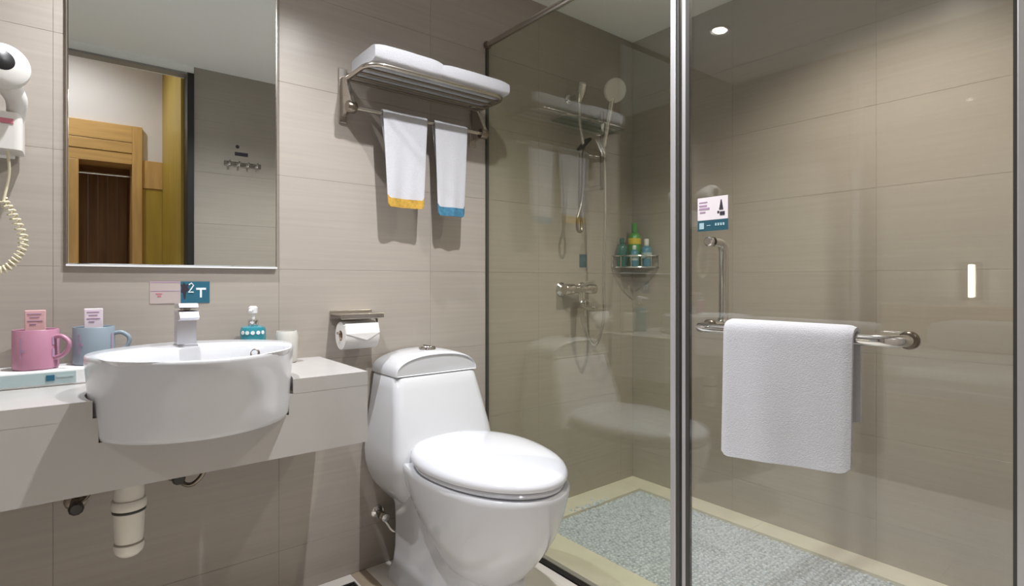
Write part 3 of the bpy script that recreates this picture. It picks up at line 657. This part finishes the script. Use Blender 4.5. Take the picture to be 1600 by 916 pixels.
t = thing('shower_door', 'hinged clear glass shower door with the towel on its bar', 'door', (XG, 0.56, 0))
obj('glass', B(XG - 0.005, XG + 0.005, 0.212, 0.892, GZ0 + 0.004, GZ1), 'door_glass', t)
obj('edge_profile', B(XG - 0.006, XG + 0.006, 0.905, 0.917, GZ0 + 0.004, GZ1), 'alu', t, bevel=0.001)
obj('magnet_strip', B(XG - 0.007, XG + 0.007, 0.893, 0.9045, GZ0 + 0.004, GZ1), 'seal', t)
t = thing('door_jamb', 'aluminium jamb profile at the hinge side of the shower door', 'profile', (XG, 0.11, 0))
obj('profile', B(XG - 0.014, XG + 0.014, 0.180, 0.205, GZ0, GZ1), 'alu', t, bevel=0.002)
obj('seal_strip', B(XG - 0.006, XG + 0.006, 0.2055, 0.2115, GZ0, GZ1), 'seal', t)
obj('filler', B(XG - 0.010, XG + 0.010, YF, 0.178, GZ0, GZ1), 'alu', t, bevel=0.002)

# combined pull handle (inside) and towel bar (outside)
t = thing('towel_bar_handle', 'chrome shower door handle with horizontal towel bar', 'handle', (XG, 0.6, 0.914))
bx = XG - 0.068; zb = 0.914
obj('towel_bar', tube(nb(), [(XG - 0.006, 0.828, zb), (bx + 0.03, 0.828, zb), (bx + 0.009, 0.824, zb), (bx, 0.805, zb), (bx, 0.78, zb)] + [(bx, 0.42 , zb), (bx + 0.004, 0.395, zb), (bx + 0.020, 0.378, zb), (bx + 0.04, 0.372, zb), (XG - 0.006, 0.372, zb)], 0.0125, n=16), 'chrome', t, smooth=True)
for y in (0.828, 0.372):
    obj('flange', lathe(nb(), [(0.0, 0.0), (0.019, 0.0), (0.019, 0.008), (0.016, 0.012), (0, 0.012)], (XG - 0.005, y, zb), (-1, 0, 0)), 'dark_steel', t, smooth=True)
hx = XG + 0.062
obj('pull_bar', tube(nb(), [(XG + 0.006, 0.828, 1.145), (hx - 0.025, 0.828, 1.145), (hx - 0.007, 0.828, 1.138), (hx, 0.828, 1.118), (hx, 0.828, 0.94), (hx - 0.007, 0.828, 0.921), (hx - 0.025, 0.828, 0.914), (XG + 0.006, 0.828, 0.914)], 0.0135, n=16), 'chrome', t, smooth=True)
kn = obj('knob', lathe(nb(), [(0.0, 0.0), (0.013, 0.0), (0.013, 0.010), (0.010, 0.013), (0, 0.013)], (XG - 0.005, 0.828, 1.145), (-1, 0, 0)), 'chrome', t, smooth=True)
kn['label'] = 'chrome through-bolt knob'
o = obj('bath_mat', drape('y', 0.448, 0.738, bx, zb, 0.0125, 0.620, 0.72, 0.016, 0.006, 11, nw=30, slope=0.030), 'towel', smooth=True, angle=60)
tag(o, 'white terry bath mat folded over the shower door bar', 'towel')

# sticker on the glass door
xs = XG - 0.0052
t = thing('door_sticker', 'small white and teal notice stuck to the shower door glass', 'notice', (xs, 0.82, 1.174))
def S(bm, y0, y1, z0, z1, d=0.0006): return box(bm, xs - d - 0.0006, xs - d + 0.0004, y0, y1, z0, z1)
obj('white_panel', S(nb(), 0.776, 0.866, 1.204, 1.266, 0.0005), 'sign_white', t)
obj('teal_panel', S(nb(), 0.776, 0.866, 1.174, 1.2035, 0.0005), 'teal_dark', t)
bm = nb(); S(bm, 0.836, 0.861, 1.252, 1.2545, 0.0015); S(bm, 0.838, 0.861, 1.242, 1.246, 0.0015); S(bm, 0.830, 0.861, 1.233, 1.238, 0.0015); S(bm, 0.842, 0.859, 1.224, 1.228, 0.0015)
obj('text_lines', bm, 'print_mauve', t)
bm = nb()
loft(bm, [[(xs - d, 0.795 - 0.006, 1.229), (xs - d, 0.795 + 0.006, 1.229), (xs - d, 0.795 + 0.0012, 1.256), (xs - d, 0.795 - 0.0012, 1.256)] for d in (0.001, 0.002)])
S(bm, 0.785, 0.799, 1.214, 1.224, 0.0015); S(bm, 0.801, 0.806, 1.220, 1.226, 0.0015)
obj('figure_mark', bm, 'print_dark', t)
bm = nb(); S(bm, 0.846, 0.860, 1.180, 1.197, 0.0015)
obj('pale_square', bm, 'glyph_pale', t)
bm = nb()
for k in range(4): S(bm, 0.808 - k * 0.0075, 0.813 - k * 0.0075, 1.187, 1.194, 0.0015)
S(bm, 0.826, 0.838, 1.188, 1.190, 0.0015)
obj('white_text', bm, 'glyph_pale', t)

# ------------------------------------------------------------------ shower set on the back wall
rx_, ry_ = 1.937, 1.745
t = thing('shower_rail', 'slim vertical shower rail with a round hand shower head', 'shower', (rx_, YB, 1.50))
obj('rail', tube(nb(), [(rx_, ry_, 1.466), (rx_, ry_, 1.83)], 0.010), 'dark_steel', t, smooth=True)
for z in (1.48, 1.815):
    obj('rail_mount', tube(nb(), [(rx_, YB, z), (rx_, ry_, z)], 0.011), 'chrome', t, smooth=True)
obj('slider', lathe(nb(), [(0.0, -0.025), (0.020, -0.025), (0.022, 0.0), (0.020, 0.025), (0, 0.025)], (rx_, ry_ - 0.01, 1.745)), 'chrome', t, smooth=True)
obj('hand_shower', tube(nb(), [(rx_ - 0.02, ry_ - 0.03, 1.66), (rx_ - 0.012, ry_ - 0.045, 1.76), (rx_ - 0.006, ry_ - 0.06, 1.85), (rx_ - 0.002, ry_ - 0.07, 1.90)], [0.011, 0.012, 0.014, 0.018]), 'chrome', t, smooth=True)
hd = obj('shower_head', lathe(nb(), [(0.0, 0.0), (0.030, 0.002), (0.052, 0.010), (0.055, 0.020), (0.050, 0.026), (0, 0.028)], (rx_, ry_ - 0.07, 1.915), (-0.35, -0.85, -0.35), n=28), 'cream_plastic', t, smooth=True)
hs = [(rx_ - 0.02, ry_ - 0.03, 1.66), (rx_ - 0.012, ry_ - 0.03, 1.50), (rx_ + 0.0, ry_ - 0.02, 1.30), (rx_ + 0.012, ry_, 1.08), (rx_ + 0.012, ry_, 0.86), (rx_ - 0.02, ry_ + 0.02, 0.74), (rx_ - 0.06, ry_ + 0.04, 0.80), (1.88, 1.80, 0.945)]
obj('hose', tube(nb(), hs, 0.007, n=10, smooth=8), 'chrome', t, smooth=True)
x = 1.84
t = thing('fixed_shower', 'second chrome hand shower with black trigger hanging left of the rail', 'shower', (x, YB, 1.35))
obj('holder', tube(nb(), [(x, YB, 1.90), (x, YB - 0.09, 1.90), (x - 0.04, 1.75, 1.875)], 0.012), 'chrome', t, smooth=True)
obj('wall_plate', lathe(nb(), [(0.024, 0), (0.024, 0.006), (0.016, 0.010), (0, 0.010)], (x, YB, 1.90), (0, -1, 0)), 'chrome', t, smooth=True)
obj('spray_head', lathe(nb(), [(0.010, 0.0), (0.022, 0.03), (0.026, 0.075), (0.018, 0.085), (0, 0.085)], (x - 0.05, 1.75, 1.85), (0.0, -0.25, 1)), 'chrome', t, smooth=True)
obj('wand', tube(nb(), [(x - 0.05, 1.75, 1.86), (x - 0.045, 1.75, 1.75), (x - 0.02, 1.75, 1.65)], 0.009), 'chrome', t, smooth=True)
obj('trigger', loft(nb(), [[(x - 0.055 + a, 1.75 + d, 1.645 + b) for a, b in ((0.0, -0.008), (0.012, -0.014), (0.075, 0.045), (0.062, 0.052))] for d in (-0.018, 0.018)]), 'black', t, bevel=0.004)
hs = [(x - 0.02, 1.75, 1.65), (x - 0.02, 1.75, 1.52), (x - 0.032, 1.75, 1.40), (x - 0.060, 1.75, 1.32), (x - 0.058, 1.75, 1.268), (x - 0.034, 1.75, 1.268), (x - 0.03, 1.757, 1.32), (x - 0.04, 1.757, 1.40), (x - 0.035, 1.757, 1.52), (x - 0.034, 1.757, 1.62)]
obj('hose', tube(nb(), hs, 0.007, n=10, smooth=8), 'dark_steel', t, smooth=True)
t = thing('glass_shelf', 'clear glass shelf with chrome front rail behind the shower heads', 'shelf', (1.93, YB, 1.78))
obj('shelf_plate', B(1.73, 2.12, YB - 0.10, YB - 0.002, 1.778, 1.786), 'shelf_glass', t)
obj('front_rail', tube(nb(), [(1.725, YB - 0.003, 1.79), (1.725, YB - 0.106, 1.79), (2.125, YB - 0.106, 1.79), (2.125, YB - 0.003, 1.79)], 0.0045), 'chrome', t, smooth=True)
x, z = 1.860, 1.000
t = thing('shower_mixer', 'chrome bar shower mixer with lever below the shower rail', 'mixer', (x, YB, z))
obj('bar', lathe(nb(), [(0.0, -0.10), (0.022, -0.10), (0.025, -0.095), (0.025, -0.045), (0.020, -0.04), (0.020, 0.05), (0.024, 0.055), (0.024, 0.10), (0, 0.105)], (x, YB - 0.055, z), (1, 0, 0)), 'steel', t, smooth=True)
for s in (-0.07, 0.07):
    obj('wall_elbow', lathe(nb(), [(0.032, 0), (0.032, 0.005), (0.018, 0.015), (0.014, 0.05)], (x + s, YB, z), (0, -1, 0)), 'chrome', t, smooth=True)
obj('lever', tube(nb(), [(x, YB - 0.07, z + 0.015), (x, YB - 0.11, z + 0.03), (x, YB - 0.15, z + 0.035)], 0.008), 'chrome', t, smooth=True)
obj('tub_spout', tube(nb(), [(x, YB - 0.06, z - 0.015), (x, YB - 0.065, z - 0.06), (x, YB - 0.10, z - 0.085), (x, YB - 0.16, z - 0.09)], 0.012, smooth=4), 'chrome', t, smooth=True)
obj('diverter', lathe(nb(), [(0.014, -0.02), (0.014, 0.02)], (x + 0.02, YB - 0.055, z - 0.03)), 'chrome', t, smooth=True)
t = thing('temperature_sticker', 'small dark teal sticker on the tiles above the shower mixer', 'notice', (1.94, YB, 1.105))
obj('panel', B(1.915, 1.963, YB - 0.0016, YB - 0.0002, 1.105, 1.168), 'teal_dark', t)
obj('print', B(1.922, 1.936, YB - 0.0022, YB - 0.0015, 1.118, 1.155), 'teal', t)
obj('print', B(1.942, 1.956, YB - 0.0022, YB - 0.0015, 1.135, 1.155), 'teal', t)

# corner basket with bottles
t = thing('corner_basket', 'chrome wire basket fixed in the shower corner', 'basket', (XR, YB, 1.105))
def arc(r, z, n=10): return [(XR - 0.004 - r * math.cos(PI / 2 * k / n), YB - 0.004 - r * math.sin(PI / 2 * k / n), z) for k in range(n + 1)]
R_ = 0.165
for z in (1.108, 1.165):
    obj('wire_rim', tube(nb(), [(XR - 0.004, YB - 0.004, z)] + arc(R_, z) + [(XR - 0.004, YB - 0.004, z)], 0.004, n=8), 'chrome', t, smooth=True)
for k in range(0, 11, 2):
    p = arc(R_, 1.108)[k]; obj('wire_post', tube(nb(), [p, (p[0], p[1], 1.165)], 0.0025, n=6), 'chrome', t)
for k in range(1, 6):
    q = 0.027 * k; obj('wire_base', tube(nb(), [(XR - 0.004 - q, YB - 0.004, 1.108), (XR - 0.004 - q, YB - 0.004 - math.sqrt(max(R_ ** 2 - q ** 2, 0)), 1.108)], 0.0025, n=6), 'chrome', t)
def bottle(label, x, y, r, h, m, cap, capm, band=None):
    t = thing('bottle', label, 'bottle', (x, y, 1.112), 'toiletry bottles in the corner basket')
    obj('body', lathe(nb(), [(0.0, 0), (r - 0.003, 0), (r, 0.004), (r, h - 0.02), (r * 0.75, h - 0.006), (r * 0.4, h), (0, h)], (x, y, 1.112), n=20), m, t, smooth=True)
    obj('cap', lathe(nb(), [(r * 0.4, h), (r * 0.45, h + 0.002), (r * 0.45, h + cap - 0.003), (r * 0.3, h + cap), (0, h + cap)], (x, y, 1.112), n=16), capm, t, smooth=True)
    if band: obj('label_band', lathe(nb(), [(r, band[0]), (r + 0.0008, band[0]), (r + 0.0008, band[1]), (r, band[1])], (x, y, 1.112), n=20), band[2], t)
bottle('dark teal bottle at the left of the corner basket', XR - 0.132, YB - 0.038, 0.026, 0.115, 'bottle_teal', 0.03, 'bottle_teal')
bottle('pale blue bottle in front of the green bottle in the corner basket', XR - 0.105, YB - 0.095, 0.022, 0.085, 'bottle_blue', 0.022, 'white', (0.03, 0.06, 'teal_pale'))
bottle('tall green bottle with yellow label in the corner basket', XR - 0.062, YB - 0.062, 0.032, 0.175, 'green', 0.05, 'green', (0.115, 0.145, 'yellow'))
bottle('blue bottle with white cap at the right of the corner basket', XR - 0.050, YB - 0.128, 0.027, 0.105, 'bottle_blue', 0.035, 'white', (0.04, 0.07, 'teal_pale'))

# ------------------------------------------------------------------ hook rail and notice on the wall behind the camera (seen in the mirror)
t = thing('hook_rail', 'clear hook rail on the tiled wall reflected in the mirror', 'hooks', (0.82, YF, 1.73))
obj('rail', B(0.715, 0.925, YF, YF + 0.008, 1.745, 1.775), 'chrome', t, bevel=0.002)
for k in range(4):
    x = 0.74 + k * 0.052
    obj('hook', tube(nb(), [(x, YF + 0.008, 1.758), (x, YF + 0.03, 1.745), (x, YF + 0.042, 1.755), (x, YF + 0.044, 1.772)], 0.005, n=8, smooth=4), 'chrome', t, smooth=True)
t = thing('hook_notice', 'small dark notice above the hook rail reflected in the mirror', 'notice', (0.81, YF, 1.80))
obj('panel', B(0.768, 0.852, YF + 0.0002, YF + 0.002, 1.79, 1.90), 'tile', t)
obj('dark_band', B(0.775, 0.850, YF + 0.002, YF + 0.003, 1.812, 1.835), 'print_dark', t)
obj('round_mark', lathe(nb(), [(0.011, 0), (0.011, 0.001), (0, 0.001)], (0.790, YF + 0.002, 1.868), (0, 1, 0), n=16), 'print_dark', t)
